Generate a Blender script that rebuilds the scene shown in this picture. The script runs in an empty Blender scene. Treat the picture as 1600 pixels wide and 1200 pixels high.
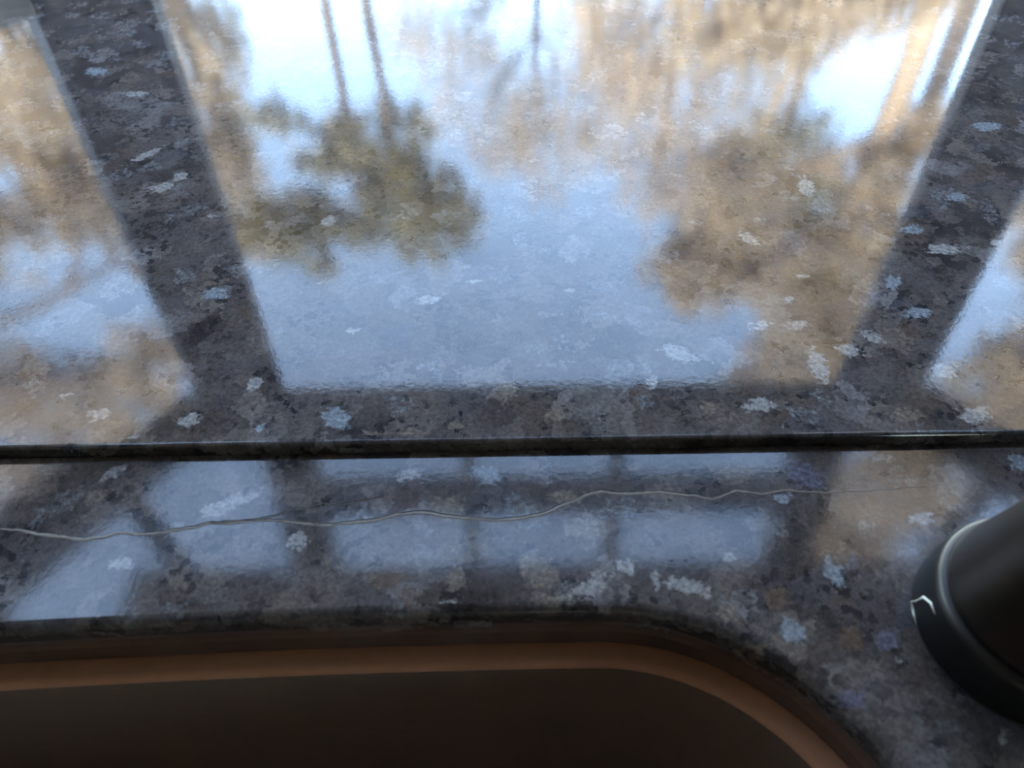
import bpy, bmesh, math, random
import numpy as np
from mathutils import Matrix, Vector
from mathutils.geometry import delaunay_2d_cdt

R = math.radians
scene = bpy.context.scene
C = scene.collection

# ------------------------------------------------------------------ camera
PITCH, ROLL = R(49.5), R(-0.9)
cd = bpy.data.cameras.new('camera')
cd.sensor_width = 36.0
cd.lens = 27.0
cd.clip_start = 0.01
cd.clip_end = 500
cam = bpy.data.objects.new('camera', cd)
C.objects.link(cam)
fw = Vector((0, math.cos(PITCH), -math.sin(PITCH)))
rt = Vector((1, 0, 0))
up = rt.cross(fw)
rt2 = rt * math.cos(ROLL) + up * math.sin(ROLL)
up2 = up * math.cos(ROLL) - rt * math.sin(ROLL)
mw = Matrix((rt2, up2, -fw)).transposed().to_4x4()
mw.translation = Vector((0, 0, .26))
cam.matrix_world = mw
cd.dof.use_dof = True
cd.dof.focus_distance = 0.39
cd.dof.aperture_fstop = 9.5
scene.camera = cam

# ------------------------------------------------------------------ sky, sun, exposure
SUN_EL, SUN_AZ = R(24), R(205)          # azimuth clockwise from +y: behind the house, a little left
world = bpy.data.worlds.new('world')
scene.world = world
world.use_nodes = True
wn = world.node_tree
wn.nodes.clear()
sky = wn.nodes.new('ShaderNodeTexSky')
sky.sky_type = 'NISHITA'
sky.sun_disc = False
sky.sun_elevation = SUN_EL
sky.sun_rotation = SUN_AZ
sky.air_density = 1.0
sky.dust_density = .7
sky.ozone_density = 1.0
bg = wn.nodes.new('ShaderNodeBackground')
bg.inputs['Strength'].default_value = 1.0
wo = wn.nodes.new('ShaderNodeOutputWorld')
hs = wn.nodes.new('ShaderNodeHueSaturation')
hs.inputs['Saturation'].default_value = .90
wn.links.new(sky.outputs[0], hs.inputs['Color'])
wn.links.new(hs.outputs[0], bg.inputs[0])
wn.links.new(bg.outputs[0], wo.inputs[0])

sd = bpy.data.lights.new('sun', 'SUN')
sd.energy = 11.0
sd.angle = R(0.6)
sd.color = (1.0, .93, .82)
sun = bpy.data.objects.new('sun', sd)
C.objects.link(sun)
sdir = Vector((math.sin(SUN_AZ) * math.cos(SUN_EL), math.cos(SUN_AZ) * math.cos(SUN_EL), math.sin(SUN_EL)))
sun.rotation_euler = sdir.to_track_quat('Z', 'Y').to_euler()
sun.location = sdir * 30

vs = scene.view_settings
vs.view_transform = 'Standard'
vs.look = 'None'
vs.gamma = 1.0
vs.use_curve_mapping = False
vs.exposure = 1.9

# ------------------------------------------------------------------ helpers
def link(o, parent=None):
    C.objects.link(o)
    if parent is not None:
        o.parent = parent
    return o

def tag(o, label=None, cat=None, group=None, kind=None):
    if label: o['label'] = label
    if cat: o['category'] = cat
    if group: o['group'] = group
    if kind: o['kind'] = kind
    return o

def empty(name, loc=(0, 0, 0), parent=None):
    o = bpy.data.objects.new(name, None)
    o.location = loc
    o.empty_display_size = .05
    return link(o, parent)

def mesh(name, verts, faces, mat, parent=None, smooth=False, loc=None):
    me = bpy.data.meshes.new(name)
    me.from_pydata([tuple(v) for v in verts], [], faces)
    me.update()
    if mat: me.materials.append(mat)
    if smooth:
        me.polygons.foreach_set('use_smooth', [True] * len(me.polygons))
    o = bpy.data.objects.new(name, me)
    if loc: o.location = loc
    return link(o, parent)

def frombm(name, bm, mat, parent=None, smooth=False):
    bmesh.ops.recalc_face_normals(bm, faces=bm.faces)
    me = bpy.data.meshes.new(name)
    bm.to_mesh(me); bm.free()
    if mat: me.materials.append(mat)
    if smooth:
        me.polygons.foreach_set('use_smooth', [True] * len(me.polygons))
    return link(bpy.data.objects.new(name, me), parent)

def box(name, x0, x1, y0, y1, z0, z1, mat, parent=None, bev=0.0):
    bm = bmesh.new()
    bmesh.ops.create_cube(bm, size=1)
    for v in bm.verts:
        v.co = Vector(((x0 + x1) / 2 + v.co.x * (x1 - x0), (y0 + y1) / 2 + v.co.y * (y1 - y0), (z0 + z1) / 2 + v.co.z * (z1 - z0)))
    if bev:
        bmesh.ops.bevel(bm, geom=list(bm.edges), offset=bev, segments=2, affect='EDGES', profile=.5)
    return frombm(name, bm, mat, parent)

def prism(name, pts, d, mat, parent=None, bev=0.0):
    """planar polygon pts (3-D) thickened along the vector d"""
    bm = bmesh.new()
    d = Vector(d)
    a = [bm.verts.new(Vector(p)) for p in pts]
    b = [bm.verts.new(Vector(p) + d) for p in pts]
    n = len(pts)
    bm.faces.new(a); bm.faces.new(b[::-1])
    for i in range(n):
        bm.faces.new((a[i], b[i], b[(i + 1) % n], a[(i + 1) % n]))
    bmesh.ops.recalc_face_normals(bm, faces=bm.faces)
    if bev:
        bmesh.ops.bevel(bm, geom=list(bm.edges), offset=bev, segments=2, affect='EDGES', profile=.5)
    return frombm(name, bm, mat, parent)

def lathe(name, prof, mat, parent=None, n=64, loc=(0, 0, 0), cap=True):
    vs_, fs = [], []
    for r, z in prof:
        for i in range(n):
            a = 2 * math.pi * i / n
            vs_.append((r * math.cos(a), r * math.sin(a), z))
    for j in range(len(prof) - 1):
        for i in range(n):
            k = (i + 1) % n
            fs.append((j * n + i, j * n + k, (j + 1) * n + k, (j + 1) * n + i))
    if cap:
        fs.append(tuple(range(n))[::-1])
        m = (len(prof) - 1) * n
        fs.append(tuple(range(m, m + n)))
    return mesh(name, vs_, fs, mat, parent, True, loc)

def tube_geo(pts, rad, n=6):
    vs_, fs = [], []
    pts = [Vector(p) for p in pts]
    for i, p in enumerate(pts):
        t = (pts[min(i + 1, len(pts) - 1)] - pts[max(i - 1, 0)]).normalized()
        a = t.cross(Vector((0, 0, 1)) if abs(t.z) < .9 else Vector((1, 0, 0))).normalized()
        b = t.cross(a)
        for k in range(n):
            w = 2 * math.pi * k / n
            vs_.append(p + (a * math.cos(w) + b * math.sin(w)) * rad[i])
    for i in range(len(pts) - 1):
        for k in range(n):
            l = (k + 1) % n
            fs.append((i * n + k, i * n + l, (i + 1) * n + l, (i + 1) * n + k))
    fs.append(tuple(range(n))[::-1])
    m = (len(pts) - 1) * n
    fs.append(tuple(range(m, m + n)))
    return vs_, fs

# ------------------------------------------------------------------ materials
def newmat(name):
    m = bpy.data.materials.new(name)
    m.use_nodes = True
    nt = m.node_tree
    return m, nt, nt.nodes['Principled BSDF']

def plain(name, col, rough=.6, metal=0.0, var=.15, scale=20, bump=0.0):
    m, nt, b = newmat(name)
    N, L = nt.nodes, nt.links
    tc = N.new('ShaderNodeTexCoord')
    no = N.new('ShaderNodeTexNoise')
    no.inputs['Scale'].default_value = scale
    no.inputs['Detail'].default_value = 5
    L.new(tc.outputs['Object'], no.inputs['Vector'])
    mx = N.new('ShaderNodeMix'); mx.data_type = 'RGBA'
    mx.inputs[6].default_value = (*[c * (1 - var) for c in col], 1)
    mx.inputs[7].default_value = (*[min(1, c * (1 + var)) for c in col], 1)
    L.new(no.outputs['Fac'], mx.inputs[0])
    L.new(mx.outputs[2], b.inputs['Base Color'])
    b.inputs['Roughness'].default_value = rough
    b.inputs['Metallic'].default_value = metal
    if bump:
        bp = N.new('ShaderNodeBump')
        bp.inputs['Strength'].default_value = bump
        bp.inputs['Distance'].default_value = .002
        L.new(no.outputs['Fac'], bp.inputs['Height'])
        L.new(bp.outputs[0], b.inputs['Normal'])
    return m

def granite(name, r0, r1):
    m, nt, b = newmat(name)
    N, L = nt.nodes, nt.links
    def nd(t, **k):
        n = N.new(t)
        for a, v in k.items(): setattr(n, a, v)
        return n
    tc = nd('ShaderNodeTexCoord')
    def noise(scale, detail=4, vec=None, rough=.55):
        n = nd('ShaderNodeTexNoise')
        n.inputs['Scale'].default_value = scale
        n.inputs['Detail'].default_value = detail
        n.inputs['Roughness'].default_value = rough
        L.new(vec or tc.outputs['Object'], n.inputs['Vector'])
        return n
    def mathn(op, a, c):
        n = nd('ShaderNodeMath', operation=op)
        for i, v in enumerate((a, c)):
            if isinstance(v, (int, float)): n.inputs[i].default_value = v
            else: L.new(v, n.inputs[i])
        return n.outputs[0]
    def mix(f, a, c, bt='MIX'):
        n = nd('ShaderNodeMix', data_type='RGBA', blend_type=bt)
        for i, v in ((0, f), (6, a), (7, c)):
            if isinstance(v, (int, float)): n.inputs[i].default_value = v
            elif isinstance(v, tuple): n.inputs[i].default_value = (*v, 1)
            else: L.new(v, n.inputs[i])
        return n.outputs[2]
    def ramp(src, stops, interp='LINEAR'):
        n = nd('ShaderNodeValToRGB')
        cr = n.color_ramp
        cr.interpolation = interp
        while len(cr.elements) < len(stops): cr.elements.new(.5)
        for e, (p, c) in zip(cr.elements, stops):
            e.position = p
            e.color = (*c, 1) if isinstance(c, tuple) else (c, c, c, 1)
        L.new(src, n.inputs[0])
        return n.outputs[0]
    # ragged warped coordinates
    def warp(scale, amt, detail=4):
        n = noise(scale, detail, rough=.65)
        s = nd('ShaderNodeVectorMath', operation='SUBTRACT')
        L.new(n.outputs['Color'], s.inputs[0]); s.inputs[1].default_value = (.5, .5, .5)
        k = nd('ShaderNodeVectorMath', operation='SCALE')
        L.new(s.outputs[0], k.inputs[0]); k.inputs['Scale'].default_value = amt
        a = nd('ShaderNodeVectorMath', operation='ADD')
        L.new(tc.outputs['Object'], a.inputs[0]); L.new(k.outputs[0], a.inputs[1])
        return a.outputs[0]
    w1 = warp(160, .014, 6)
    w2 = warp(320, .006, 4)
    def vor(scale, vec, rnd=1.0):
        n = nd('ShaderNodeTexVoronoi')
        n.inputs['Scale'].default_value = scale
        n.inputs['Randomness'].default_value = rnd
        L.new(vec, n.inputs['Vector'])
        return n
    def chan(col, i):
        s = nd('ShaderNodeSeparateColor'); L.new(col, s.inputs[0]); return s.outputs[i]
    big = vor(62, w1)
    base = ramp(chan(big.outputs['Color'], 0), [(0, (.022, .019, .021)), (.25, (.048, .041, .042)), (.45, (.075, .057, .048)), (.6, (.042, .043, .056)), (.8, (.120, .102, .088)), (1, (.150, .148, .155))])
    mid = vor(150, w2)
    base = mix(mathn('MULTIPLY', ramp(chan(mid.outputs['Color'], 1), [(.35, 0.0), (.7, 1.0)]), .55), base,
               ramp(chan(mid.outputs['Color'], 0), [(0, (.022, .021, .026)), (.5, (.065, .056, .05)), (1, (.11, .105, .10))]))
    # cloudy grey-brown drift
    cl = noise(26, 5, w2)
    base = mix(ramp(cl.outputs['Fac'], [(.40, 0.0), (.62, .6)]), base, (.10, .092, .088))
    # black mica specks
    sp = vor(330, w2)
    dark = mathn('MULTIPLY', ramp(chan(sp.outputs['Color'], 2), [(.70, 0.0), (.80, 1.0)]), ramp(noise(45, 3).outputs['Fac'], [(.45, 0.0), (.6, 1.0)]))
    base = mix(mathn('MULTIPLY', dark, .8), base, (.012, .012, .016))
    # scattered pale feldspar
    fl = vor(95, w1)
    fm = ramp(chan(fl.outputs['Color'], 1), [(.93, 0.0), (.95, 1.0)])
    grain = noise(700, 3).outputs['Fac']
    pale = ramp(grain, [(.35, (.09, .10, .11)), (.65, (.21, .23, .24))])
    base = mix(mathn('MULTIPLY', mathn('MULTIPLY', fm, ramp(noise(260, 5, rough=.7).outputs['Fac'], [(.42, 0.0), (.6, 1.0)])), .75), base, pale)
    # large crystals, mapped on the slab
    at = nd('ShaderNodeAttribute', attribute_name='crystal')
    ac = nd('ShaderNodeAttribute', attribute_name='crystal_colour')
    e = mathn('ADD', at.outputs['Fac'], mathn('MULTIPLY', mathn('SUBTRACT', noise(240, 7, rough=.75).outputs['Fac'], .5), 3.4))
    cm = ramp(e, [(.0, 0.0), (.35, 1.0)])
    cc = mix(ramp(noise(520, 4, rough=.7).outputs['Fac'], [(.32, 0.0), (.66, 1.0)]), mix(1.0, ac.outputs['Color'], (.42, .42, .42), 'MULTIPLY'), ac.outputs['Color'])
    base = mix(mathn('MULTIPLY', cm, .9), base, cc)
    # fine salt
    base = mix(ramp(noise(1100, 2).outputs['Fac'], [(.62, 0.0), (.74, .35)]), base, (.2, .2, .21))
    base = mix(1.0, base, ramp(noise(480, 6, w2, .75).outputs['Fac'], [(.30, .45), (.70, 1.5)]), 'MULTIPLY')
    base = mix(1.0, base, (.70, .65, .65), 'MULTIPLY')
    L.new(base, b.inputs['Base Color'])
    b.inputs['IOR'].default_value = 1.52
    rg = nd('ShaderNodeMapRange')
    L.new(grain, rg.inputs[0]); rg.inputs[3].default_value = r0; rg.inputs[4].default_value = r1
    L.new(rg.outputs[0], b.inputs['Roughness'])
    bp = nd('ShaderNodeBump')
    bp.inputs['Strength'].default_value = .035
    bp.inputs['Distance'].default_value = .0004
    hs = mathn('ADD', noise(420, 3).outputs['Fac'], mathn('MULTIPLY', sp.outputs['Distance'], .3))
    L.new(hs, bp.inputs['Height'])
    L.new(bp.outputs[0], b.inputs['Normal'])
    return m

def glass():
    m, nt, b = newmat('window_glass')
    N, L = nt.nodes, nt.links
    N.remove(b)
    tr = N.new('ShaderNodeBsdfTransparent'); tr.inputs[0].default_value = (.96, .975, .97, 1)
    gl = N.new('ShaderNodeBsdfGlossy'); gl.inputs['Roughness'].default_value = .0
    lw = N.new('ShaderNodeLayerWeight')
    pw = N.new('ShaderNodeMath'); pw.operation = 'POWER'; pw.inputs[1].default_value = 5
    L.new(lw.outputs['Facing'], pw.inputs[0])
    ma = N.new('ShaderNodeMath'); ma.operation = 'MULTIPLY_ADD'
    ma.inputs[1].default_value = .96; ma.inputs[2].default_value = .04
    L.new(pw.outputs[0], ma.inputs[0])
    mx = N.new('ShaderNodeMixShader')
    L.new(ma.outputs[0], mx.inputs[0]); L.new(tr.outputs[0], mx.inputs[1]); L.new(gl.outputs[0], mx.inputs[2])
    L.new(mx.outputs[0], N['Material Output'].inputs[0])
    return m

def leafmat(name, c0, c1, trans=.35):
    m, nt, b = newmat(name)
    N, L = nt.nodes, nt.links
    N.remove(b)
    tc = N.new('ShaderNodeTexCoord')
    no = N.new('ShaderNodeTexNoise'); no.inputs['Scale'].default_value = 1.7; no.inputs['Detail'].default_value = 6
    L.new(tc.outputs['Object'], no.inputs['Vector'])
    rp = N.new('ShaderNodeValToRGB')
    rp.color_ramp.elements[0].position = .35; rp.color_ramp.elements[0].color = (*c0, 1)
    rp.color_ramp.elements[1].position = .65; rp.color_ramp.elements[1].color = (*c1, 1)
    L.new(no.outputs['Fac'], rp.inputs[0])
    d = N.new('ShaderNodeBsdfDiffuse'); t = N.new('ShaderNodeBsdfTranslucent')
    L.new(rp.outputs[0], d.inputs[0]); L.new(rp.outputs[0], t.inputs[0])
    mx = N.new('ShaderNodeMixShader'); mx.inputs[0].default_value = trans
    L.new(d.outputs[0], mx.inputs[1]); L.new(t.outputs[0], mx.inputs[2])
    L.new(mx.outputs[0], N['Material Output'].inputs[0])
    return m

M = dict(
    granite=granite('polished_granite', .035, .07),
    granite_worn=granite('polished_granite_worn', .06, .10),
    glass=glass(),
    frame=plain('grey_brown_frame_paint', (.11, .10, .095), .5, 0, .1, 12),
    rail=plain('pale_taupe_rail_paint', (.80, .75, .70), .5, 0, .06, 14),
    wall=plain('warm_white_wall_paint', (.64, .62, .60), .85, 0, .05, 9, .05),
    soffit=plain('taupe_soffit_paint', (.40, .37, .34), .8, 0, .06, 9, .05),
    floor=plain('brown_floor', (.16, .10, .06), .5, 0, .3, 6),
    sink=plain('brown_composite', (.17, .115, .088), .42, 0, .15, 260, .06),
    rim=plain('lit_brown_rim', (.44, .21, .115), .4, 0, .12, 200, .05),  # brightness of the lit ledge put into the colour, lighter than the basin
    drain=plain('dark_drain_metal', (.18, .16, .14), .3, 1, .1, 60),
    bronze=plain('dark_bronze_brushed', (.075, .060, .050), .34, 1, .2, 90),
    bronze_gloss=plain('dark_bronze_polished', (.045, .042, .040), .40, 1, .08, 60),
    glint=plain('pale_glint', (.55, .52, .47), .5, 0, .15, 300),
    filler=plain('pale_crack_filler', (.105, .082, .064), .65, 0, .4, 420, .2),
    crack_shade=plain('dark_crack_shade', (.02, .017, .016), .8, 0, .3, 300),
    caulk=plain('dark_caulk', (.02, .02, .022), .7, 0, .2, 200),
    cabinet=plain('dark_wood_cabinet', (.12, .06, .03), .45, 0, .3, 14),
    bark=plain('grey_brown_bark', (.10, .08, .065), .9, 0, .4, 9, .4),
    bark_pale=plain('pale_tan_bark', (.30, .24, .18), .9, 0, .3, 9, .4),
    tan=leafmat('dry_tan_leaves', (.34, .285, .205), (.58, .50, .39)),
    pale=leafmat('pale_buff_twigs', (.46, .39, .31), (.62, .54, .44), .25),
    olive=leafmat('olive_needles', (.19, .18, .10), (.40, .36, .22)),
    ground=plain('leaf_litter_ground', (.20, .14, .08), .95, 0, .4, 2.5, .3),
)

# ------------------------------------------------------------------ granite slab builder
CRYSTAL_COL = dict(w=(.33, .335, .33), b=(.26, .31, .35), l=(.14, .145, .20), t=(.19, .165, .135), g=(.12, .117, .115), o=(.12, .09, .07))

def slab(name, outer, hole, crystals, thick, nose, fine, mat, outer_nose=None):
    """granite slab: flat top with finely spaced vertices, rounded lip on every edge, straight sides, underside.
    outer / hole are lists of (x, y), both counter-clockwise"""
    def offset(poly, d):
        out, n = [], len(poly)
        for i in range(n):
            p0, p1, p2 = Vector(poly[i - 1]), Vector(poly[i]), Vector(poly[(i + 1) % n])
            a, b_ = (p1 - p0).normalized(), (p2 - p1).normalized()
            na, nb = Vector((-a.y, a.x)), Vector((-b_.y, b_.x))
            q = (na + nb).normalized()
            out.append(tuple(p1 + q * d / max(.3, q.dot(na))))
        return out
    outer_nose = outer_nose or nose
    inner = offset(outer, outer_nose)
    holes = offset(hole, -nose) if hole else None
    pts = [Vector(p) for p in inner]
    n0 = len(pts)
    edges = [(i, (i + 1) % n0) for i in range(n0)]
    if holes:
        h0 = len(pts)
        pts += [Vector(p) for p in holes]
        nh = len(holes)
        edges += [(h0 + i, h0 + (i + 1) % nh) for i in range(nh)]
    def inside(p, poly):
        c, n = False, len(poly)
        for i in range(n):
            (x1, y1), (x2, y2) = poly[i - 1], poly[i]
            if (y1 > p[1]) != (y2 > p[1]) and p[0] < (x2 - x1) * (p[1] - y1) / (y2 - y1) + x1:
                c = not c
        return c
    x0, x1, y0, y1, st = fine
    small = offset(inner, .0015); sh = offset(holes, -.0015) if holes else None
    for ix in range(int((x1 - x0) / st) + 1):
        for iy in range(int((y1 - y0) / st) + 1):
            p = (x0 + ix * st + (iy % 2) * st * .5, y0 + iy * st)
            if inside(p, small) and not (sh and inside(p, sh)):
                pts.append(Vector(p))
    v, _, f, _, _, _ = delaunay_2d_cdt(pts, edges, [], 0, 1e-6)
    fs = []
    for t in f:
        c = sum((v[i] for i in t), Vector((0, 0))) / len(t)
        if inside(c, inner) and not (holes and inside(c, holes)):
            a, b_, d = v[t[0]], v[t[1]], v[t[2]]
            t = list(t)
            if (b_ - a).cross(d - a) < 0: t = t[::-1]
            fs.append(tuple(t))
    vs_ = [(p.x, p.y, 0.0) for p in v]
    smooth = [False] * len(fs)
    def skirt(poly, sgn, nose):
        # rings from the top outline over the lip and down the side
        rings = []
        K = 6
        for k in range(K + 1):
            a = math.pi / 2 * k / K
            rings.append((nose - nose * math.sin(a), -nose + nose * math.cos(a)))
        rings.append((0.0, -thick + .002)); rings.append((.002, -thick))
        n = len(poly)
        base = len(vs_)
        for d, z in rings:
            for p in offset(poly, sgn * d):
                vs_.append((p[0], p[1], z))
        for j in range(len(rings) - 1):
            for i in range(n):
                k = (i + 1) % n
                q = (base + j * n + i, base + (j + 1) * n + i, base + (j + 1) * n + k, base + j * n + k)
                fs.append(q if sgn > 0 else q[::-1]); smooth.append(True)
        return base + (len(rings) - 1) * n, n
    o0, on = skirt(outer, 1, outer_nose)
    bottom = [(i, o0 + i) for i in range(on)]
    if hole:
        q0, qn = skirt(hole, -1, nose)
    # underside
    bp_ = [Vector(vs_[o0 + i][:2]) for i in range(on)]
    be = [(i, (i + 1) % on) for i in range(on)]
    idx = [o0 + i for i in range(on)]
    if hole:
        bp_ += [Vector(vs_[q0 + i][:2]) for i in range(qn)]
        be += [(on + i, on + (i + 1) % qn) for i in range(qn)]
        idx += [q0 + i for i in range(qn)]
    v2, _, f2, _, _, _ = delaunay_2d_cdt(bp_, be, [], 0, 1e-6)
    b0 = len(vs_)
    vs_ += [(p.x, p.y, -thick) for p in v2]
    bo = [(vs_[o0 + i][0], vs_[o0 + i][1]) for i in range(on)]
    bh = [(vs_[q0 + i][0], vs_[q0 + i][1]) for i in range(qn)] if hole else None
    for t in f2:
        c = sum((v2[i] for i in t), Vector((0, 0))) / len(t)
        if inside(c, bo) and not (bh and inside(c, bh)):
            fs.append(tuple(b0 + i for i in t[::-1])); smooth.append(False)
    me = bpy.data.meshes.new(name)
    me.from_pydata(vs_, [], fs)
    me.polygons.foreach_set('use_smooth', smooth)
    # crystal field
    P = np.array(vs_)[:, :2]
    val = np.full(len(P), -3.0); col = np.full((len(P), 4), .2)
    for (cx, cy, ux, uy, vx, vy, k) in crystals:
        A_ = np.linalg.inv(np.array([[ux, vx], [uy, vy]]))
        l = (P - np.array([cx, cy])) @ A_.T
        e = (1 - np.sqrt((l ** 2).sum(1))) * 1.3
        hit_ = e > val
        val[hit_] = e[hit_]
        col[hit_, :3] = CRYSTAL_COL[k]
    a = me.attributes.new('crystal', 'FLOAT', 'POINT'); a.data.foreach_set('value', val.astype(np.float32))
    a = me.attributes.new('crystal_colour', 'FLOAT_COLOR', 'POINT'); a.data.foreach_set('color', col.astype(np.float32).ravel())
    me.materials.append(mat)
    me.validate(); me.update()
    return link(bpy.data.objects.new(name, me))

# crystals as (centre x, y, half axis u, half axis v, tone), metres on the slab
COUNTER_CRYSTALS=[(0.0262,0.1239,0.0089,0.0062,0.0020,-0.0035,'w'),
    (0.0410,0.1326,0.0040,-0.0001,-0.0004,-0.0041,'w'),
    (0.0084,0.1313,0.0066,-0.0063,-0.0041,-0.0050,'t'),
    (0.0261,0.1486,0.0083,-0.0001,-0.0004,-0.0049,'t'),
    (0.0208,0.1631,0.0081,-0.0001,-0.0002,-0.0032,'t'),
    (-0.0217,0.1288,0.0047,-0.0001,0.0002,-0.0055,'t'),
    (-0.0253,0.1592,0.0070,-0.0001,0.0003,-0.0063,'t'),
    (0.0633,0.1243,0.0098,-0.0029,-0.0013,-0.0033,'w'),
    (0.0512,0.1270,0.0021,0.0004,0.0001,-0.0039,'w'),
    (0.0966,0.1070,0.0042,0.0029,0.0023,-0.0042,'b'),
    (0.1168,0.1287,0.0036,0.0016,0.0009,-0.0064,'b'),
    (0.1252,0.1324,0.0021,-0.0000,-0.0012,-0.0041,'l'),
    (0.1166,0.1715,0.0071,-0.0048,-0.0039,-0.0060,'l'),
    (0.1056,0.1609,0.0043,-0.0001,-0.0006,-0.0026,'b'),
    (0.1298,0.0964,0.0031,0.0015,0.0003,-0.0011,'w'),
    (0.1549,0.0716,0.0022,-0.0000,-0.0012,-0.0028,'w'),
    (0.1277,0.1033,0.0057,0.0037,0.0015,-0.0031,'l'),
    (0.1098,0.0842,0.0054,-0.0001,-0.0011,-0.0036,'l'),
    (-0.1663,0.1665,0.0046,0.0022,0.0022,-0.0034,'t'),
    (-0.1131,0.1620,0.0117,0.0059,0.0019,-0.0033,'w'),
    (-0.1468,0.1371,0.0049,0.0009,0.0015,-0.0031,'w'),
    (-0.0822,0.1451,0.0044,-0.0001,0.0007,-0.0043,'w'),
    (-0.1630,0.1780,0.0053,0.0046,0.0018,-0.0022,'w'),
    (-0.0420,0.1745,0.0062,0.0027,0.0010,-0.0026,'w'),
    (-0.0109,0.1739,0.0076,-0.0017,-0.0006,-0.0042,'b'),
    (0.1513,0.1790,0.0052,-0.0001,-0.0007,-0.0022,'w'),
    (0.2052,0.1767,0.0020,-0.0037,-0.0038,-0.0033,'b'),
    (0.1568,0.1508,0.0064,-0.0001,-0.0010,-0.0028,'b'),
    (0.0821,0.1018,0.0053,-0.0001,-0.0008,-0.0035,'t'),
    (0.0800,0.1358,0.0033,-0.0001,-0.0005,-0.0023,'w'),
    (-0.0369,0.1206,0.0023,-0.0000,0.0001,-0.0019,'b'),
    (-0.0265,0.1194,0.0032,-0.0001,0.0001,-0.0012,'w'),
    (0.0102,0.1181,0.0061,0.0036,0.0011,-0.0021,'t'),
    (0.0957,0.0865,0.0042,-0.0001,-0.0011,-0.0041,'g'),
    (0.1156,0.1035,0.0050,0.0024,0.0012,-0.0047,'o'),
    (0.0939,0.1191,0.0055,-0.0001,-0.0011,-0.0048,'o'),
    (0.0756,0.1134,0.0045,-0.0001,-0.0008,-0.0042,'t'),
    (-0.0598,0.1491,0.0071,0.0013,0.0009,-0.0033,'g'),
    (-0.1308,0.1768,0.0088,0.0041,0.0023,-0.0041,'g'),
    (0.1454,0.0837,0.0029,-0.0000,-0.0006,-0.0016,'g'),
    (0.1375,0.0738,0.0061,-0.0001,-0.0013,-0.0034,'g'),
    (0.0961,0.1491,0.0098,-0.0002,-0.0009,-0.0039,'g'),
    (0.0898,0.1727,0.0077,-0.0001,-0.0010,-0.0049,'t'),
    (0.0602,0.1641,0.0086,-0.0002,-0.0004,-0.0029,'t'),
    (-0.0480,0.1290,0.0091,0.0016,0.0012,-0.0045,'o'),
    (-0.0835,0.1308,0.0080,-0.0001,0.0006,-0.0036,'g'),
    (-0.1101,0.1238,0.0093,-0.0002,0.0008,-0.0034,'g')]
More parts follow.
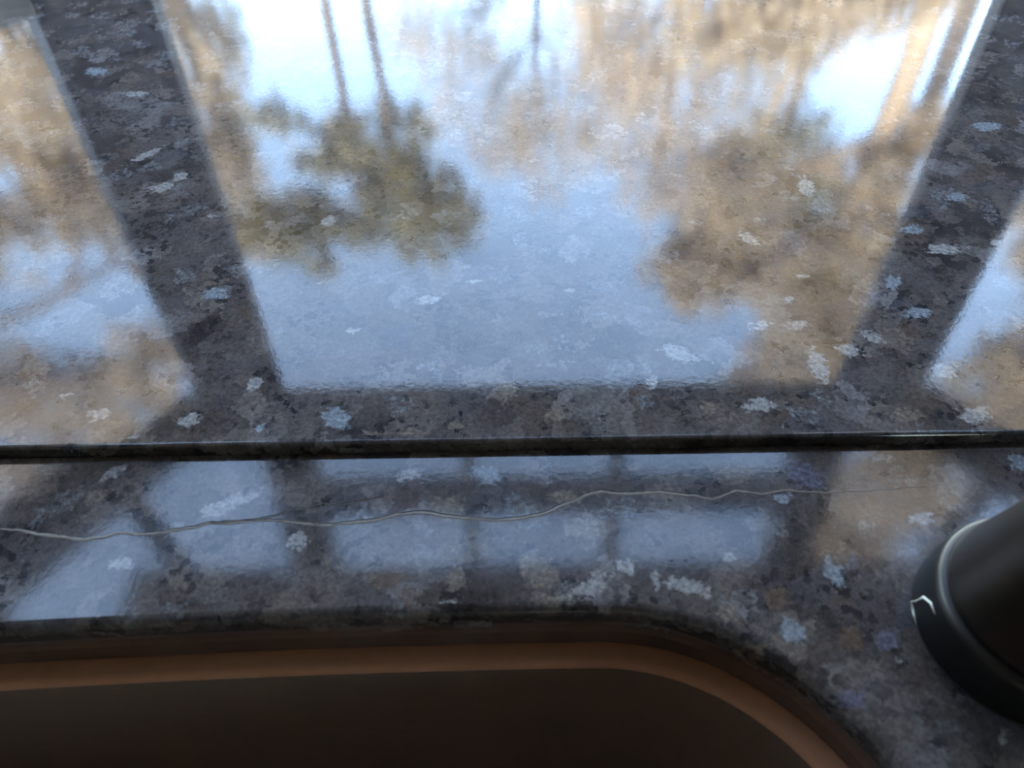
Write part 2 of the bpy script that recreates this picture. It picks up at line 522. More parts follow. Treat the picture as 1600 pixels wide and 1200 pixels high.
SILL_CRYSTALS=[(0.1360,0.2263,0.0051,0.0022,-0.0002,-0.0108,'b'),
    (0.1354,0.2162,0.0025,-0.0001,-0.0011,-0.0037,'w'),
    (0.2236,0.3069,0.0117,-0.0003,-0.0019,-0.0047,'w'),
    (0.1885,0.2814,0.0043,-0.0001,-0.0022,-0.0062,'b'),
    (0.1802,0.2557,0.0036,-0.0001,-0.0027,-0.0078,'g'),
    (0.1929,0.2594,0.0071,-0.0002,-0.0016,-0.0044,'b'),
    (0.1658,0.2431,0.0048,-0.0043,-0.0022,-0.0034,'w'),
    (-0.0744,0.1996,0.0069,-0.0032,-0.0008,-0.0058,'b'),
    (-0.0980,0.3393,0.0051,0.0033,0.0018,-0.0049,'w'),
    (-0.0022,0.2139,0.0042,0.0020,0.0020,-0.0076,'t'),
    (-0.0235,0.1954,0.0039,0.0018,0.0010,-0.0032,'t'),
    (-0.0590,0.1890,0.0080,0.0038,0.0012,-0.0031,'t'),
    (-0.0799,0.1888,0.0031,-0.0001,0.0004,-0.0023,'t'),
    (-0.0422,0.1907,0.0076,0.0016,0.0006,-0.0030,'t'),
    (-0.1448,0.2803,0.0082,-0.0002,0.0011,-0.0043,'b'),
    (-0.1130,0.2201,0.0028,0.0026,0.0027,-0.0043,'w'),
    (-0.1050,0.1954,0.0029,0.0015,0.0010,-0.0019,'b'),
    (-0.1916,0.3858,0.0049,-0.0001,0.0011,-0.0040,'w'),
    (-0.1991,0.3747,0.0068,0.0035,0.0023,-0.0051,'w'),
    (-0.2882,0.5207,0.0091,-0.0003,0.0024,-0.0068,'b'),
    (0.0824,0.2013,0.0041,0.0008,-0.0002,-0.0045,'t'),
    (0.1048,0.2033,0.0088,0.0008,-0.0007,-0.0042,'w'),
    (0.0753,0.2344,0.0090,-0.0047,-0.0019,-0.0049,'w'),
    (0.1335,0.2694,0.0040,-0.0001,-0.0007,-0.0028,'b'),
    (0.1679,0.3645,0.0056,0.0044,0.0005,-0.0098,'w'),
    (0.1253,0.3181,0.0045,-0.0056,-0.0021,-0.0037,'w'),
    (0.1452,0.2879,0.0044,-0.0001,-0.0008,-0.0029,'w'),
    (-0.0310,0.2283,0.0018,0.0009,0.0023,-0.0073,'t'),
    (0.1902,0.2219,0.0061,-0.0001,-0.0022,-0.0057,'w'),
    (-0.1593,0.1884,0.0063,0.0059,0.0016,-0.0020,'w'),
    (-0.1358,0.1995,0.0053,0.0028,0.0018,-0.0033,'w'),
    (-0.1752,0.2038,0.0054,0.0012,0.0017,-0.0035,'w'),
    (-0.1940,0.2143,0.0045,0.0011,0.0011,-0.0022,'w'),
    (0.0609,0.2171,0.0028,-0.0001,-0.0009,-0.0067,'w'),
    (0.1442,0.1920,0.0023,-0.0000,-0.0008,-0.0024,'w'),
    (0.1115,0.1927,0.0016,-0.0000,-0.0008,-0.0030,'w'),
    (0.1522,0.2347,0.0067,-0.0020,-0.0017,-0.0039,'w'),
    (0.1338,0.2519,0.0071,-0.0002,-0.0009,-0.0034,'w'),
    (0.1161,0.2523,0.0062,0.0014,-0.0004,-0.0038,'w'),
    (-0.0395,0.2740,0.0062,-0.0001,0.0002,-0.0037,'w'),
    (-0.0181,0.2869,0.0057,0.0006,0.0001,-0.0015,'w'),
    (-0.0737,0.2524,0.0042,-0.0001,0.0004,-0.0030,'w'),
    (0.0288,0.2795,0.0037,-0.0001,-0.0001,-0.0024,'w'),
    (-0.2191,0.4096,0.0078,0.0090,0.0018,-0.0033,'w'),
    (-0.2496,0.4868,0.0095,-0.0003,0.0014,-0.0045,'w'),
    (-0.1626,0.3457,0.0035,-0.0001,0.0006,-0.0024,'w'),
    (-0.1493,0.3064,0.0086,-0.0002,0.0006,-0.0026,'g'),
    (0.2976,0.4436,0.0080,-0.0003,-0.0017,-0.0040,'g'),
    (0.2487,0.3528,0.0063,-0.0002,-0.0020,-0.0049,'b'),
    (0.2969,0.4277,0.0101,-0.0003,-0.0026,-0.0061,'b'),
    (0.2437,0.3623,0.0064,-0.0002,-0.0015,-0.0038,'g'),
    (0.2136,0.3242,0.0067,-0.0002,-0.0016,-0.0044,'b'),
    (0.2521,0.3121,0.0039,-0.0001,-0.0014,-0.0032,'w'),
    (0.1974,0.2977,0.0064,-0.0002,-0.0013,-0.0035,'g'),
    (0.0366,0.1925,0.0079,-0.0002,-0.0004,-0.0040,'g'),
    (0.0185,0.1998,0.0067,0.0030,0.0009,-0.0039,'t'),
    (0.0912,0.2164,0.0083,-0.0002,-0.0010,-0.0052,'g'),
    (0.1643,0.1968,0.0079,-0.0002,-0.0015,-0.0041,'t'),
    (0.1933,0.1962,0.0079,-0.0002,-0.0020,-0.0048,'w')]
CRACK=[(-0.1987,0.1526),(-0.1923,0.1520),(-0.1827,0.1496),(-0.1724,0.1483),(-0.1645,0.1468),(-0.1564,0.1480),(-0.1522,0.1501),(-0.1456,0.1489),(-0.1360,0.1496),(-0.1290,0.1508),(-0.1219,0.1521),(-0.1174,0.1537),(-0.1098,0.1533),(-0.1001,0.1543),(-0.0927,0.1544),(-0.0825,0.1528),(-0.0749,0.1518),(-0.0688,0.1520),(-0.0602,0.1530),(-0.0529,0.1537),(-0.0457,0.1561),(-0.0382,0.1569),(-0.0320,0.1565),(-0.0282,0.1550),(-0.0207,0.1543),(-0.0107,0.1532),(-0.0058,0.1531),(0.0029,0.1533),(0.0116,0.1554),(0.0167,0.1579),(0.0245,0.1612),(0.0285,0.1638),(0.0349,0.1652),(0.0412,0.1642),(0.0475,0.1638),(0.0577,0.1645),(0.0651,0.1634),(0.0726,0.1624),(0.0778,0.1605),(0.0826,0.1622),(0.0881,0.1645),(0.0979,0.1628),(0.1084,0.1644),(0.1233,0.1630),(0.1386,0.1636),(0.1568,0.1647),(0.1726,0.1662)]
BRANCH=[(-0.1174,0.1537),(-0.1003,0.1551),(-0.0926,0.1564),(-0.0884,0.1583),(-0.0811,0.1597),(-0.0751,0.1613),(-0.0688,0.1612),(-0.0614,0.1625),(-0.0514,0.1644)]

# ------------------------------------------------------------------ the room shell
FZ = -.90                                  # floor below the counter top
CZ = 1.42                                  # ceiling
RX0, RX1, RY0 = -1.7, 1.8, -2.6
WY = .195                                   # inner face of the window wall
OX0, OX1 = -.757, .905                     # window opening
tag(box('floor', RX0, RX1, RY0, WY, FZ - .1, FZ, M['floor']), kind='structure')
tag(box('ceiling', RX0 - .1, RX1 + .1, RY0 - .1, .62, CZ, CZ + .12, M['wall']), kind='structure')
tag(box('wall_back', RX0, RX1, RY0 - .1, RY0, FZ, CZ, M['wall']), kind='structure')
tag(box('wall_left', RX0 - .1, RX0, RY0 - .1, WY, FZ, CZ, M['wall']), kind='structure')
wr = tag(empty('wall_right', (RX1, 0, FZ)), kind='structure')
BW = (-2.2, -1.4, .0, .65)                  # unseen window added to bring fill light into the kitchen: y0, y1, z0, z1
for y0, y1, z0, z1 in ((RY0 - .1, BW[0], FZ, CZ), (BW[1], WY, FZ, CZ), (BW[0], BW[1], FZ, BW[2]), (BW[0], BW[1], BW[3], CZ)):
    box('wall_panel', 0, .1, y0, y1, z0 - FZ, z1 - FZ, M['wall'], wr)
w4 = tag(empty('added_fill_window', (RX1, BW[0], BW[2])), kind='structure')
bwy, bwz = BW[1] - BW[0], BW[3] - BW[2]
for y0, y1, z0, z1 in ((0, .05, 0, bwz), (bwy - .05, bwy, 0, bwz), (.05, bwy - .05, 0, .05), (.05, bwy - .05, bwz - .05, bwz)):
    box('added_window_bar', .03, .07, y0, y1, z0, z1, M['rail'], w4, .003)
box('pane', .048, .052, .05, bwy - .05, .05, bwz - .05, M['glass'], w4)
wf = tag(empty('wall_front', (0, WY, FZ)), kind='structure')
def wpart(name, x0, x1, z0, z1, y1=.49):
    o = box(name, x0, x1, WY, y1, z0, z1, M['wall']); o.parent = wf
    o.matrix_parent_inverse = Matrix.Translation((0, -WY, -FZ))
    return o
wpart('wall_panel', RX0 - .1, OX0, FZ, CZ)
wpart('wall_panel', OX1, RX1 + .1, FZ, CZ)
wpart('wall_panel', OX0, OX1, FZ, -.045)
# dropped soffit over the sink, short of the left jamb
tag(box('ceiling_soffit', -.62, .79, -.55, .59, .88, CZ, M['soffit'], bev=.004), kind='structure')

# ------------------------------------------------------------------ bay window
LA = Vector((-.499, .85, 0)); LD = Vector((-.586, -.81, 0)).normalized()
RA = Vector((.655, .85, 0)); RD = Vector((.586, -.81, 0)).normalized()
HB, HT, TOP = .688, .812, 1.42
SLEN = .447
def roof_y(z): return .85 - (z - .80) * .25            # raked upper glazing

w1 = tag(empty('window_1', (0, .85, 0)), kind='structure')
def w1p(o):
    o.parent = w1; o.matrix_parent_inverse = Matrix.Translation((0, -.85, 0)); return o
GZ = -.06
# two broad corner posts
for x0, x1 in ((-.499, -.377), (.537, .655)):
    w1p(box('post', x0, x1, .85, .878, GZ, HT, M['frame'], bev=.004))
w1p(box('head_rail', -.377, .530, .85, .875, HB - .010, HT, M['frame'], bev=.004))
w1p(box('bottom_rail', -.377, .530, .85, .875, GZ, .03, M['frame'], bev=.004))
w1p(box('pane', -.377, .530, .861, .865, .03, HB, M['glass']))
def raked(name, x0, x1, z0, z1, th, mat, off=0.0, bev=.002):
    pts = [(x0, roof_y(z0) + off, z0), (x1, roof_y(z0) + off, z0), (x1, roof_y(z1) + off, z1), (x0, roof_y(z1) + off, z1)]
    return w1p(prism(name, pts, (0, th, th * .25), mat, bev=bev))
for x0, x1 in ((-.465, -.379), (.532, .618)):
    raked('rafter', x0, x1, HT, TOP, .06, M['frame'])
for x0, x1 in ((-.096, -.074), (.184, .208)):
    raked('glazing_bar', x0, x1, HT, TOP, .03, M['frame'])
raked('purlin', -.379, .532, .986, 1.060, .035, M['frame'], .002)
for x0, x1 in ((-.384, -.088), (-.082, .193), (.199, .537)):
    for z0, z1 in ((HT, 1.02), (1.025, TOP)):
        raked('pane', x0, x1, z0, z1, .004, M['glass'], .02, 0)

def side(name, A, D, sgn):
    w = tag(empty(name, A), kind='structure')
    out = Vector((-D.y, D.x, 0)) * (1 if sgn < 0 else -1)
    if out.y < 0: out = -out
    def sp(nm, s0, s1, z0, z1, th, mat, off=0.0, bev=.003):
        pts = [D * s0 + Vector((0, 0, z0)) + out * off, D * s1 + Vector((0, 0, z0)) + out * off,
               D * s1 + Vector((0, 0, z1)) + out * off, D * s0 + Vector((0, 0, z1)) + out * off]
        return prism(nm, pts, out * th, mat, w, bev)
    sp('stile', -.03, .006, GZ, HT, .03, M['frame'])
    sp('bottom_rail', .004, SLEN, GZ, .076, .05, M['rail'])
    sp('head_rail', .004, SLEN, HB, .823, .05, M['frame'])
    sp('jamb', SLEN, SLEN + .06, GZ, TOP, .06, M['frame'])
    sp('glazing_bar', .192, .226, .823, TOP, .03, M['frame'])
    sp('pane', .0, SLEN, .07, HB + .005, .004, M['glass'], .02, 0)
    def sk(z): return (z - .80) * .25 / .81 + .004
    # upper panes follow the raked front edge
    for s0, s1 in ((None, .205), (.213, SLEN)):
        a0 = sk(.82) if s0 is None else s0
        a1 = sk(TOP) if s0 is None else s0
        pts = [D * a0 + Vector((0, 0, .82)), D * s1 + Vector((0, 0, .82)), D * s1 + Vector((0, 0, TOP)), D * a1 + Vector((0, 0, TOP))]
        prism('pane', [p + out * .02 for p in pts], out * .004, M['glass'], w)
    return w
for xr, xs, sg in ((-.465, -.499, -1), (.618, .655, 1)):       # corner lights between rafter and side glazing
    pts = [(xr, roof_y(HT) + .004, HT), (xs, roof_y(HT) + .004, HT), (xs + sg * .586 * (TOP - .8) * .25 / .81, roof_y(TOP) + .004, TOP), (xr, roof_y(TOP) + .004, TOP)]
    w1p(prism('pane', pts, (0, .003, .0008), M['glass']))
side('window_2', LA, LD, -1)
side('window_3', RA, RD, 1)
# flat cap over the bay between the raked glazing and the house
pts = [(-.80, .46, TOP), (.95, .46, TOP), (.655, .75, TOP), (-.50, .75, TOP)]
tag(prism('bay_cap', pts, (0, 0, .06), M['frame']), kind='structure')

# ------------------------------------------------------------------ granite sill (falls 1.9 degrees to the outside)
SY = .1864
outer = [(OX0 + .002, SY), (OX1 - .002, SY), (OX1 - .002, .487), (.648, .846), (-.492, .846), (OX0 + .002, .487)]
def subdiv(poly, step):
    out = []
    for i, p in enumerate(poly):
        q = poly[(i + 1) % len(poly)]
        n = max(1, int(math.dist(p, q) / step))
        out += [(p[0] + (q[0] - p[0]) * k / n, p[1] + (q[1] - p[1]) * k / n) for k in range(n)]
    return out
sill = slab('window_sill', [(x, y - SY) for x, y in outer], None,
            [(c[0], c[1] - SY, *c[2:]) for c in SILL_CRYSTALS],   .030, .0016,
            (-.46, .50, .004, .60, .0042), M['granite'])
sill.location = (0, SY, .0064)
sill.rotation_euler = (R(-1.9), 0, 0)
tag(sill, 'polished speckled granite window sill mirroring the bay window and trees', 'window sill')

# ------------------------------------------------------------------ granite counter with sink cut-out
def sink_outline(grow=0.0, n=22):
    """counter-clockwise rounded outline of the cut-out"""
    x0, x1, y0, y1, r = -.50 - grow, .130 + grow, -.33 - grow, .1155 + grow, .10 + grow
    pts = []
    for cx, cy, a0 in ((x1 - r, y1 - r, 0), (x0 + r, y1 - r, 90), (x0 + r, y0 + r, 180), (x1 - r, y0 + r, 270)):
        for k in range(n + 1):
            a = R(a0 + 90 * k / n)
            pts.append([cx + r * math.cos(a), cy + r * math.sin(a)])
        if a0 == 0:
            m = 24
            for k in range(1, m):
                t = k / m
                pts.append([(x1 - r) + (x0 + r - x1 + r) * t, y1])
    out = []
    for x, y in pts:                         # the back edge bows very slightly
        w = max(0, min(1, (y + .05) / .12))
        out.append((x, y - w * .11 * max(0, .02 - x) ** 2))
    return out
CX0, CX1, CY0 = RX0 + .002, RX1 - .002, -.43
outer = [(CX0, CY0), (CX1, CY0), (CX1, .1860), (CX0, .1860)]
counter = slab('countertop', outer, sink_outline(), COUNTER_CRYSTALS, .030, .0040, (-.26, .27, .03, .185, .003), M['granite_worn'], .0006)
tag(counter, 'polished speckled granite countertop with a pale crack, cut out around the sink', 'countertop')

def ribbon(name, line, w, h, mat, seed, dx=0.0, dy=0.0, taper=True):
    rnd = random.Random(seed)
    pts = []
    for i in range(len(line) - 1):
        a, b_ = Vector(line[i]), Vector(line[i + 1])
        m = max(2, int((b_ - a).length / .0012))
        for k in range(m):
            pts.append(a.lerp(b_, k / m))
    pts.append(Vector(line[-1]))
    n = len(pts)
    vs_, fs = [], []
    j1 = j2 = 0
    for i, p in enumerate(pts):
        t = (pts[min(n - 1, i + 1)] - pts[max(0, i - 1)]).normalized()
        nn = Vector((-t.y, t.x))
        j1 = .7 * j1 + rnd.uniform(-1, 1) * .00022
        j2 = .7 * j2 + rnd.uniform(-1, 1) * .3
        u = i / (n - 1)
        ww = w * (1 + .5 * j2) * (min(1, (1 - u) * 2.2 + .15, u * 20 + .4) if taper else 1)
        c = p + nn * j1 + Vector((dx, dy))
        for s, z in ((-1, -.0002), (-.55, h), (.55, h), (1, -.0002)):
            q = c + nn * ww * .5 * s
            vs_.append((q.x, q.y, z))
    for i in range(n - 1):
        for k in range(3):
            fs.append((i * 4 + k, (i + 1) * 4 + k, (i + 1) * 4 + k + 1, i * 4 + k + 1))
    return mesh(name, vs_, fs, mat, counter, True)
tag(ribbon('crack_filler', CRACK, .0020, .00006, M['filler'], 3), 'pale raised filler along a long wandering crack')
ribbon('crack_shade', [p for p in CRACK if -.15 < p[0] < .09], .0006, .00012, M['crack_shade'], 5, 0, .0009)  # shadow along the crack's far edge, painted as a dark line
ribbon('hairline_crack', BRANCH, .0005, .00015, M['filler'], 7)
ribbon('crack_shade', BRANCH, .0004, .00018, M['crack_shade'], 8, 0, .0005)

# ------------------------------------------------------------------ sink
sk = empty('kitchen_sink', (-.185, -.107, -.03))
tag(sk, 'brown undermount kitchen sink with rounded corner below the granite edge', 'sink')
def ring(grow, z):
    return [(x, y, z) for x, y in sink_outline(grow)]
rings = [ring(.030, -.044), ring(.030, -.0302), ring(-.0052, -.0302), ring(-.0066, -.0306), ring(-.0076, -.0316), ring(-.0082, -.0330)]
def loft(name, rings, mat, closeend=False):
    n = len(rings[0]); vs_ = []; fs = []
    for r_ in rings: vs_ += [(x + .185, y + .107, z + .03) for x, y, z in r_]
    for j in range(len(rings) - 1):
        for i in range(n):
            k = (i + 1) % n
            fs.append((j * n + i, j * n + k, (j + 1) * n + k, (j + 1) * n + i))
    if closeend: fs.append(tuple(range((len(rings) - 1) * n, len(rings) * n)))
    return mesh(name, vs_, fs, mat, sk, True)
loft('rim', rings, M['rim'])
loft('basin', [ring(-.0082, -.0330), ring(-.0092, -.06), ring(-.013, -.18), ring(-.018, -.215), ring(-.030, -.228), ring(-.060, -.232)], M['sink'], True)
lathe('drain', [(.001, .0), (.030, .0), (.040, .001), (.043, .003), (.045, .0035), (.046, .001), (.046, -.004)], M['drain'], sk, 40, (0, -.02, -.2015))

# ------------------------------------------------------------------ faucet
fx, fy = .174, .107
fa = empty('kitchen_faucet', (fx, fy, 0))
tag(fa, 'dark bronze kitchen faucet with round flange standing beside the sink corner', 'faucet')
lathe('base_flange', [(.0338, .0), (.0344, .0004), (.0346, .0012), (.0346, .0020), (.0342, .0100), (.0334, .0170), (.0328, .0192), (.0320, .0202), (.0300, .0206)], M['bronze_gloss'], fa, 96)
glint_pts = []  # pale line standing in for the glint of light on the flange edges
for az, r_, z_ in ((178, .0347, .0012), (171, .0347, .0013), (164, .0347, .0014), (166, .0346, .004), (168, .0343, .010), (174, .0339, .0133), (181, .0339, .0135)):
    glint_pts.append((r_ * math.cos(R(az)), r_ * math.sin(R(az)), z_))
v_, f_ = tube_geo(glint_pts, [.0001, .0004, .0005, .0004, .0005, .0005, .0001], 6)
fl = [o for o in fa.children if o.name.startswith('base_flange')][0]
tag(mesh('glint_line', v_, f_, M['glint'], fl, True), 'pale painted glint along the flange edges')
prof = [(.0298, .0204), (.0305, .0212), (.0303, .0228), (.0276, .035), (.0246, .050), (.0218, .065), (.0202, .08), (.0192, .10), (.0188, .12), (.0190, .145), (.0190, .152), (.016, .157)]
lathe('body', prof, M['bronze'], fa, 96)
pts, rad = [], []
for k in range(25):
    a = math.pi * k / 24 * 1.05
    rr = .085
    pts.append((.30 * (rr - rr * math.cos(a)), -(rr - rr * math.cos(a)), .155 + .13 + rr * math.sin(a)))
    rad.append(.0125)
pts = [(0, 0, .150), (0, 0, .20), (0, 0, .25)] + pts
rad = [.0135, .013, .0125] + rad
v_, f_ = tube_geo(pts, rad, 20)
spout = mesh('spout', v_, f_, M['bronze'], fa, True)
e = Vector(pts[-1]); e0 = Vector(pts[-2]); t = (e - e0).normalized()
v_, f_ = tube_geo([e - t * .004, e + t * .03, e + t * .034], [.0155, .0165, .013], 20)
mesh('spray_head', v_, f_, M['bronze'], fa, True)
v_, f_ = tube_geo([(.017, 0, .10), (.05, 0, .104), (.052, 0, .104)], [.0125, .0125, .009], 18)
hd = mesh('handle_hub', v_, f_, M['bronze'], fa, True)
v_, f_ = tube_geo([(.043, 0, .108), (.050, .004, .14), (.062, .010, .185), (.064, .011, .188)], [.006, .0055, .0048, .003], 12)
mesh('lever', v_, f_, M['bronze'], hd, True)

# ------------------------------------------------------------------ base cabinet below
cb = empty('base_cabinet', (0, -.12, FZ))
tag(cb, 'dark wooden base cabinet run beneath the granite countertop', 'cabinet')
def cbp(name, x0, x1, y0, y1, z0, z1, m='cabinet', parent=None, bev=.002):
    o = box(name, x0, x1, y0 + .12, y1 + .12, z0 - FZ, z1 - FZ, M[m], parent or cb, bev); return o
cbp('side_panel', RX0 + .01, RX0 + .03, -.39, .16, FZ, -.031)
cbp('side_panel', RX1 - .03, RX1 - .01, -.39, .16, FZ, -.031)
cbp('side_panel', -.62, -.60, -.39, .16, FZ, -.031)
cbp('side_panel', .24, .26, -.39, .16, FZ, -.031)
cbp('back_panel', RX0 + .03, RX1 - .03, .16, .175, FZ, -.031)
cbp('toe_kick', RX0 + .03, RX1 - .03, -.36, -.345, FZ, FZ + .1)
for x0, x1 in ((-1.66, -1.14), (-1.13, -.61), (-.60, -.18), (-.17, .25), (.26, .77), (.78, 1.27), (1.28, 1.76)):
    d = cbp('door', x0 + .004, x1 - .004, -.412, -.392, FZ + .105, -.045)
    cbp('handle', x1 - .05, x1 - .04, -.43, -.413, -.30, -.18, 'bronze', d)

# ------------------------------------------------------------------ outdoors
GRZ = -1.6
g = box('ground', -60, 60, 1.2, 90, GRZ - .3, GRZ, M['ground'])
tag(g, kind='structure')

def foliage_geo(clumps, size, rnd, flat=.6):
    V, Fc, base = [], [], 0
    for (cx, cy, cz, rx, ry, rz, n) in clumps:
        # leaf sprays gathered on random sub-centres so that gaps of sky remain
        ns = max(4, n // 30)
        subs = rnd.normal(size=(ns, 3)); subs /= np.linalg.norm(subs, axis=1)[:, None]
        subs *= rnd.uniform(.15, 1.0, size=(ns, 1)) ** .5
        k = rnd.integers(0, ns, n)
        p = subs[k] + rnd.normal(size=(n, 3)) * .15
        p = p * np.array([rx, ry, rz]) + np.array([cx, cy, cz])
        d = rnd.normal(size=(n, 3)); d /= np.linalg.norm(d, axis=1)[:, None]
        q = np.cross(d, rnd.normal(size=(n, 3))); q /= np.linalg.norm(q, axis=1)[:, None]
        s = size * rnd.uniform(.6, 1.4, size=(n, 1))
        a, b_ = d * s, q * s * flat
        V.append(np.stack([p - a, p + b_, p + a, p - b_], 1).reshape(-1, 3))
        Fc.append(np.arange(n * 4).reshape(-1, 4) + base); base += n * 4
    return np.concatenate(V), np.concatenate(Fc)

def bezier(p0, p1, p2, n=7):
    return [p0 * (1 - t) ** 2 + p1 * 2 * t * (1 - t) + p2 * t * t for t in [i / (n - 1) for i in range(n)]]

def tree(name, label, x, y, h, r, clumps, leaf, size, bark, seed, lean=(0, 0), twigs=14, flat=.6, k=1.0, limbs=()):
    """trunk from the ground, one limb for each crown mass, twigs, leaves"""
    x, y, h, r, size = x * k, y * k, h * k, r * k, size * k
    clumps = [(*[q * k for q in c[:6]], c[6]) for c in clumps]
    rnd = np.random.default_rng(seed); rr = random.Random(seed)
    t = empty(name, (x, y, GRZ)); tag(t, label, 'tree', 'trees outside the bay window')
    top = Vector((lean[0], lean[1], h - GRZ))
    tp = [Vector((0, 0, -.05))] + [Vector((top.x * f + rr.uniform(-.06, .06), top.y * f, top.z * f)) for f in (.15, .3, .45, .6, .75, .9, 1)]
    v_, f_ = tube_geo(tp, [r * k for k in (1.25, 1, .9, .8, .68, .52, .35, .12)], 8)
    mesh('trunk', v_, f_, M[bark], t, True)
    loc = []
    for (cx, cy, cz, rx, ry, rz, n) in clumps:
        c = Vector((cx - x, cy - y, cz - GRZ))
        loc.append((*c, rx, ry, rz, n))
        f = max(.2, min(.92, (c.z - rz * 1.1) / top.z))
        p0 = Vector((top.x * f, top.y * f, top.z * f))
        mid = p0.lerp(c, .5) + Vector((rr.uniform(-.2, .2), rr.uniform(-.2, .2), rr.uniform(.0, .35)))
        bz = bezier(p0, mid, c)
        rb = r * (.75 - .5 * f)
        V, F = tube_geo(bz, [rb * (1 - .75 * i / 6) for i in range(7)], 6)
        V, F = list(V), list(F)
        for _ in range(twigs):
            q0 = bz[rr.randint(2, 6)]
            e_ = c + Vector((rr.gauss(0, .6) * rx, rr.gauss(0, .6) * ry, rr.gauss(0.1, .6) * rz))
            v2, f2 = tube_geo(bezier(q0, q0.lerp(e_, .5) + Vector((0, 0, rr.uniform(-.1, .25))), e_, 5), [rb * .28, rb * .22, rb * .16, rb * .1, rb * .04], 4)
            o_ = len(V); V += v2; F += [tuple(i + o_ for i in q) for q in f2]
        mesh('branch', V, F, M[bark], t, True)
    for lp, lr in limbs:                     # single bare limbs
        lp = [Vector((a * k - x, b_ * k - y, c * k - GRZ)) for a, b_, c in lp]
        v_, f_ = tube_geo(lp, [lr * k * (1 - .7 * i / (len(lp) - 1)) for i in range(len(lp))], 6)
        mesh('branch', v_, f_, M[bark], t, True)
    v_, f_ = foliage_geo(loc, size, rnd, flat)
    me = bpy.data.meshes.new('foliage')
    me.from_pydata(v_.tolist(), [], f_.tolist())
    me.materials.append(M[leaf])
    o = link(bpy.data.objects.new('foliage', me), t); o['kind'] = 'stuff'
    return t

tree('pine_tree', 'slender pine with olive crown reflected left of centre, left one of the pair', -2.2, 10, 6.9, .10,
     [(-3.2, 10, 6.45, .9, .8, .6, 1500), (-2.3, 10.2, 6.0, .9, .8, .9, 1300), (-2.6, 9.9, 4.9, 1.0, .7, .5, 500)], 'olive', .075, 'bark', 1, k=0.74, twigs=10)
tree('pine_tree', 'slender pine with olive crown reflected left of centre, right one of the pair', -1.75, 10.4, 7.0, .10,
     [(-1.25, 10.4, 6.6, .75, .8, .7, 1500), (-1.8, 10.5, 5.5, .95, .7, .7, 900)], 'olive', .075, 'bark', 2, k=1.06, twigs=10)
tree('oak_tree', 'dry tan oak reflected just right of the left window post', -4.3, 10.6, 7.0, .13,
     [(-4.3, 10.6, 4.0, .8, .8, .9, 1700), (-4.5, 10.7, 5.6, .8, .8, .9, 1900), (-4.4, 10.4, 6.8, .8, .7, .6, 1200)], 'tan', .07, 'bark', 3, k=1.3)
tree('oak_tree', 'broad dry tan oak reflected left of the left window post', -6.3, 10, 7.2, .17,
     [(-5.9, 10, 4.2, .9, .9, .9, 1900), (-7.2, 10.2, 4.9, .9, .9, .9, 1900), (-6.2, 10, 5.8, 1.1, .9, .8, 2300), (-7.7, 9.8, 6.2, .9, .9, .7, 1700), (-5.5, 10.2, 6.9, .8, .8, .4, 700)], 'tan', .07, 'bark', 4, k=0.95)
tree('bare_tree', 'tall nearly bare tree with dark limbs reflected at the far left', -9.9, 10, 11.6, .16,
     [(-8.4, 10, 7.6, .9, .6, .6, 60), (-9.4, 10, 9.9, 1.2, .9, .9, 1500), (-7.6, 10, 10.4, 1.2, .9, 1.0, 1600), (-6.6, 10.2, 9.3, .8, .8, .7, 800), (-8.8, 10.2, 12.0, 1.4, .9, .9, 1400), (-11.2, 10, 14.6, 1.4, .9, 1.3, 1800)], 'pale', .075, 'bark', 5, k=.66, twigs=8,
     limbs=[([(-9.9, 10, 8.9), (-9.2, 10, 8.4), (-8.6, 10, 8.15), (-7.9, 10, 7.85), (-7.4, 10, 7.6), (-7.0, 10, 7.1), (-6.75, 10, 6.75), (-6.5, 10, 6.35)], .13),
            ([(-7.4, 10, 7.6), (-6.8, 10, 7.25), (-6.3, 10, 7.0), (-5.9, 10, 7.1), (-5.6, 10, 7.4)], .08),
            ([(-9.8, 10, 9.4), (-9.0, 10, 9.2), (-8.3, 10, 9.4), (-7.6, 10, 9.5)], .07)])
tree('bare_tree', 'pale twiggy bare tree reflected in the middle of the sill', .45, 11, 6.2, .07,
     [(-.3, 11, 5.0, 1.1, .8, 1.0, 2000), (1.3, 11, 5.2, 1.2, .8, 1.0, 2400), (.5, 11.2, 5.9, 1.1, .8, .8, 1600), (-.8, 11, 3.9, 1.1, .7, .7, 1500), (1.2, 11, 3.9, .9, .7, .6, 1000)], 'pale', .06, 'bark', 6, k=1.35, twigs=26, flat=.25)
tree('bare_tree', 'buff bare tree with forked limbs reflected right of centre', 2.3, 10.5, 7.2, .08,
     [(1.8, 10.5, 4.0, 1.1, .8, .9, 2000), (2.9, 10.5, 4.6, 1.2, .8, 1.2, 2800), (2.2, 10.4, 5.9, .8, .8, .6, 900), (3.2, 10.5, 6.4, .8, .8, .8, 1300)], 'pale', .065, 'bark_pale', 7, k=1.08, twigs=22, flat=.35,
     limbs=[([(2.3, 10.5, 3.0), (2.1, 10.4, 3.5), (1.65, 10.3, 3.95), (1.1, 10.2, 4.2), (.78, 10.2, 4.7), (.7, 10.2, 5.3)], .045),
            ([(2.35, 10.5, 3.9), (2.1, 10.4, 4.5), (1.75, 10.3, 4.9), (1.5, 10.3, 5.6)], .035)])
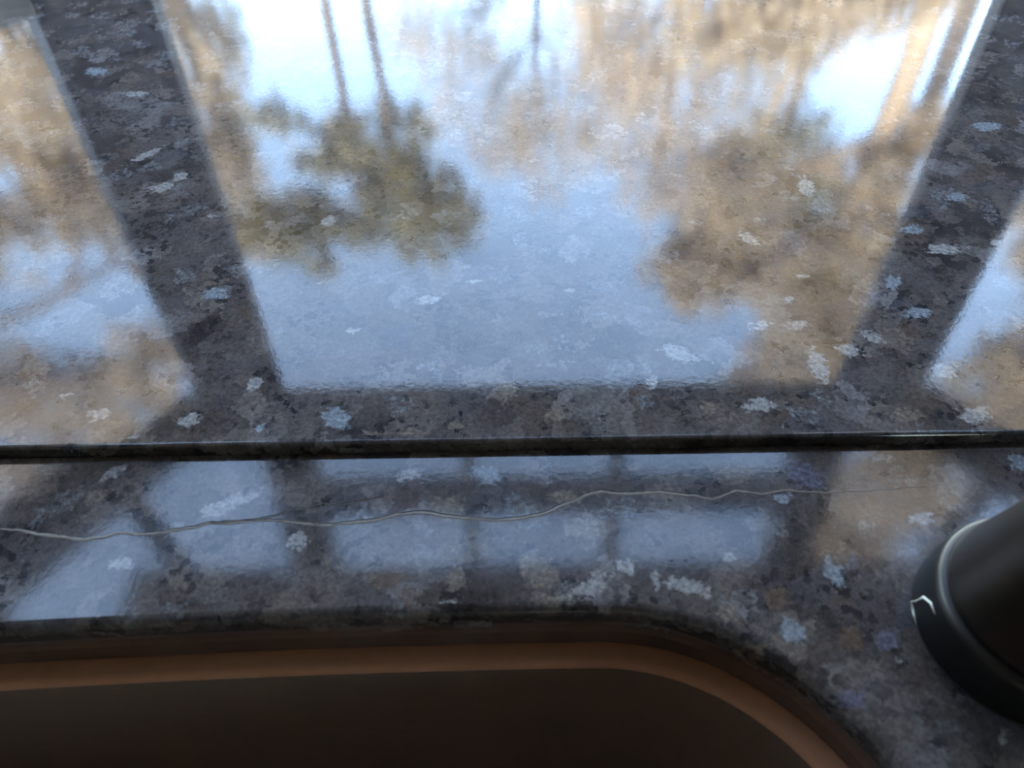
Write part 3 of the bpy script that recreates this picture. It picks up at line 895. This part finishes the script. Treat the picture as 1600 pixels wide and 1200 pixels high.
tree('oak_tree', 'large dry tan oak with thick trunk reflected beside the right window post', 5.3, 10, 8.2, .26,
     [(3.4, 9.9, 5.9, .9, .8, .8, 1700), (3.0, 9.9, 7.2, .9, .8, .7, 1700), (4.3, 9.9, 7.3, 1.0, .8, .8, 2000), (5.6, 9.8, 6.6, .8, .8, .6, 1300), (5.6, 9.8, 8.3, 1.1, .8, .8, 2000), (3.6, 10, 3.5, 1.0, .7, .6, 1500), (4.6, 9.9, 3.1, .9, .7, .5, 1200), (5.9, 10, 5.1, .5, .6, .6, 600), (2.6, 9.9, 3.3, .8, .7, .6, 1000), (5.2, 9.8, 5.6, .7, .7, .5, 900)], 'tan', .07, 'bark_pale', 8, k=.74, twigs=26,
     limbs=[([(5.2, 10, 2.2), (4.3, 9.9, 3.0), (3.9, 9.9, 3.6), (3.65, 9.9, 4.2), (3.5, 9.9, 5.0)], .09)])
tree('pine_tree', 'olive pine mixed among the tan trees reflected at the right', 4.5, 11.5, 8.0, .12,
     [(4.6, 11.5, 6.3, .8, .8, .8, 1200), (5.4, 11.5, 7.5, .9, .8, .8, 1500), (3.8, 11.4, 8.2, .8, .8, .6, 1100), (6.6, 11.5, 9.3, 1.0, .8, .9, 1600)], 'olive', .075, 'bark', 9, k=1.25)
tree('oak_tree', 'tall tan oak reflected right of the right window post', 9.2, 9.6, 17.5, .24,
     [(8.2, 9.6, 6.4, .9, .8, .9, 1300), (9.4, 9.6, 7.7, 1.1, .9, 1.0, 1900), (9.0, 9.6, 9.7, 1.2, .9, 1.0, 2100), (10.0, 9.6, 11.6, 1.4, .9, 1.2, 2200), (8.0, 9.4, 11.3, 1.0, .9, .9, 1500), (8.6, 9.4, 14.3, 1.5, 1, 1.2, 2300), (8.0, 9.2, 16.6, 1.3, 1, .9, 1900)], 'tan', .09, 'bark', 10, k=0.85)
tree('oak_tree', 'tall tan oak reflected low on the counter near the faucet', 6.9, 12, 14.5, .2,
     [(6.3, 12, 11.2, 1.2, .9, 1.0, 1800), (7.9, 12, 12.6, 1.1, .9, 1.0, 1600), (5.6, 12, 12.8, .9, .9, .8, 1100), (6.8, 12, 9.6, .9, .9, .8, 1100)], 'tan', .09, 'bark', 11, k=1.6)
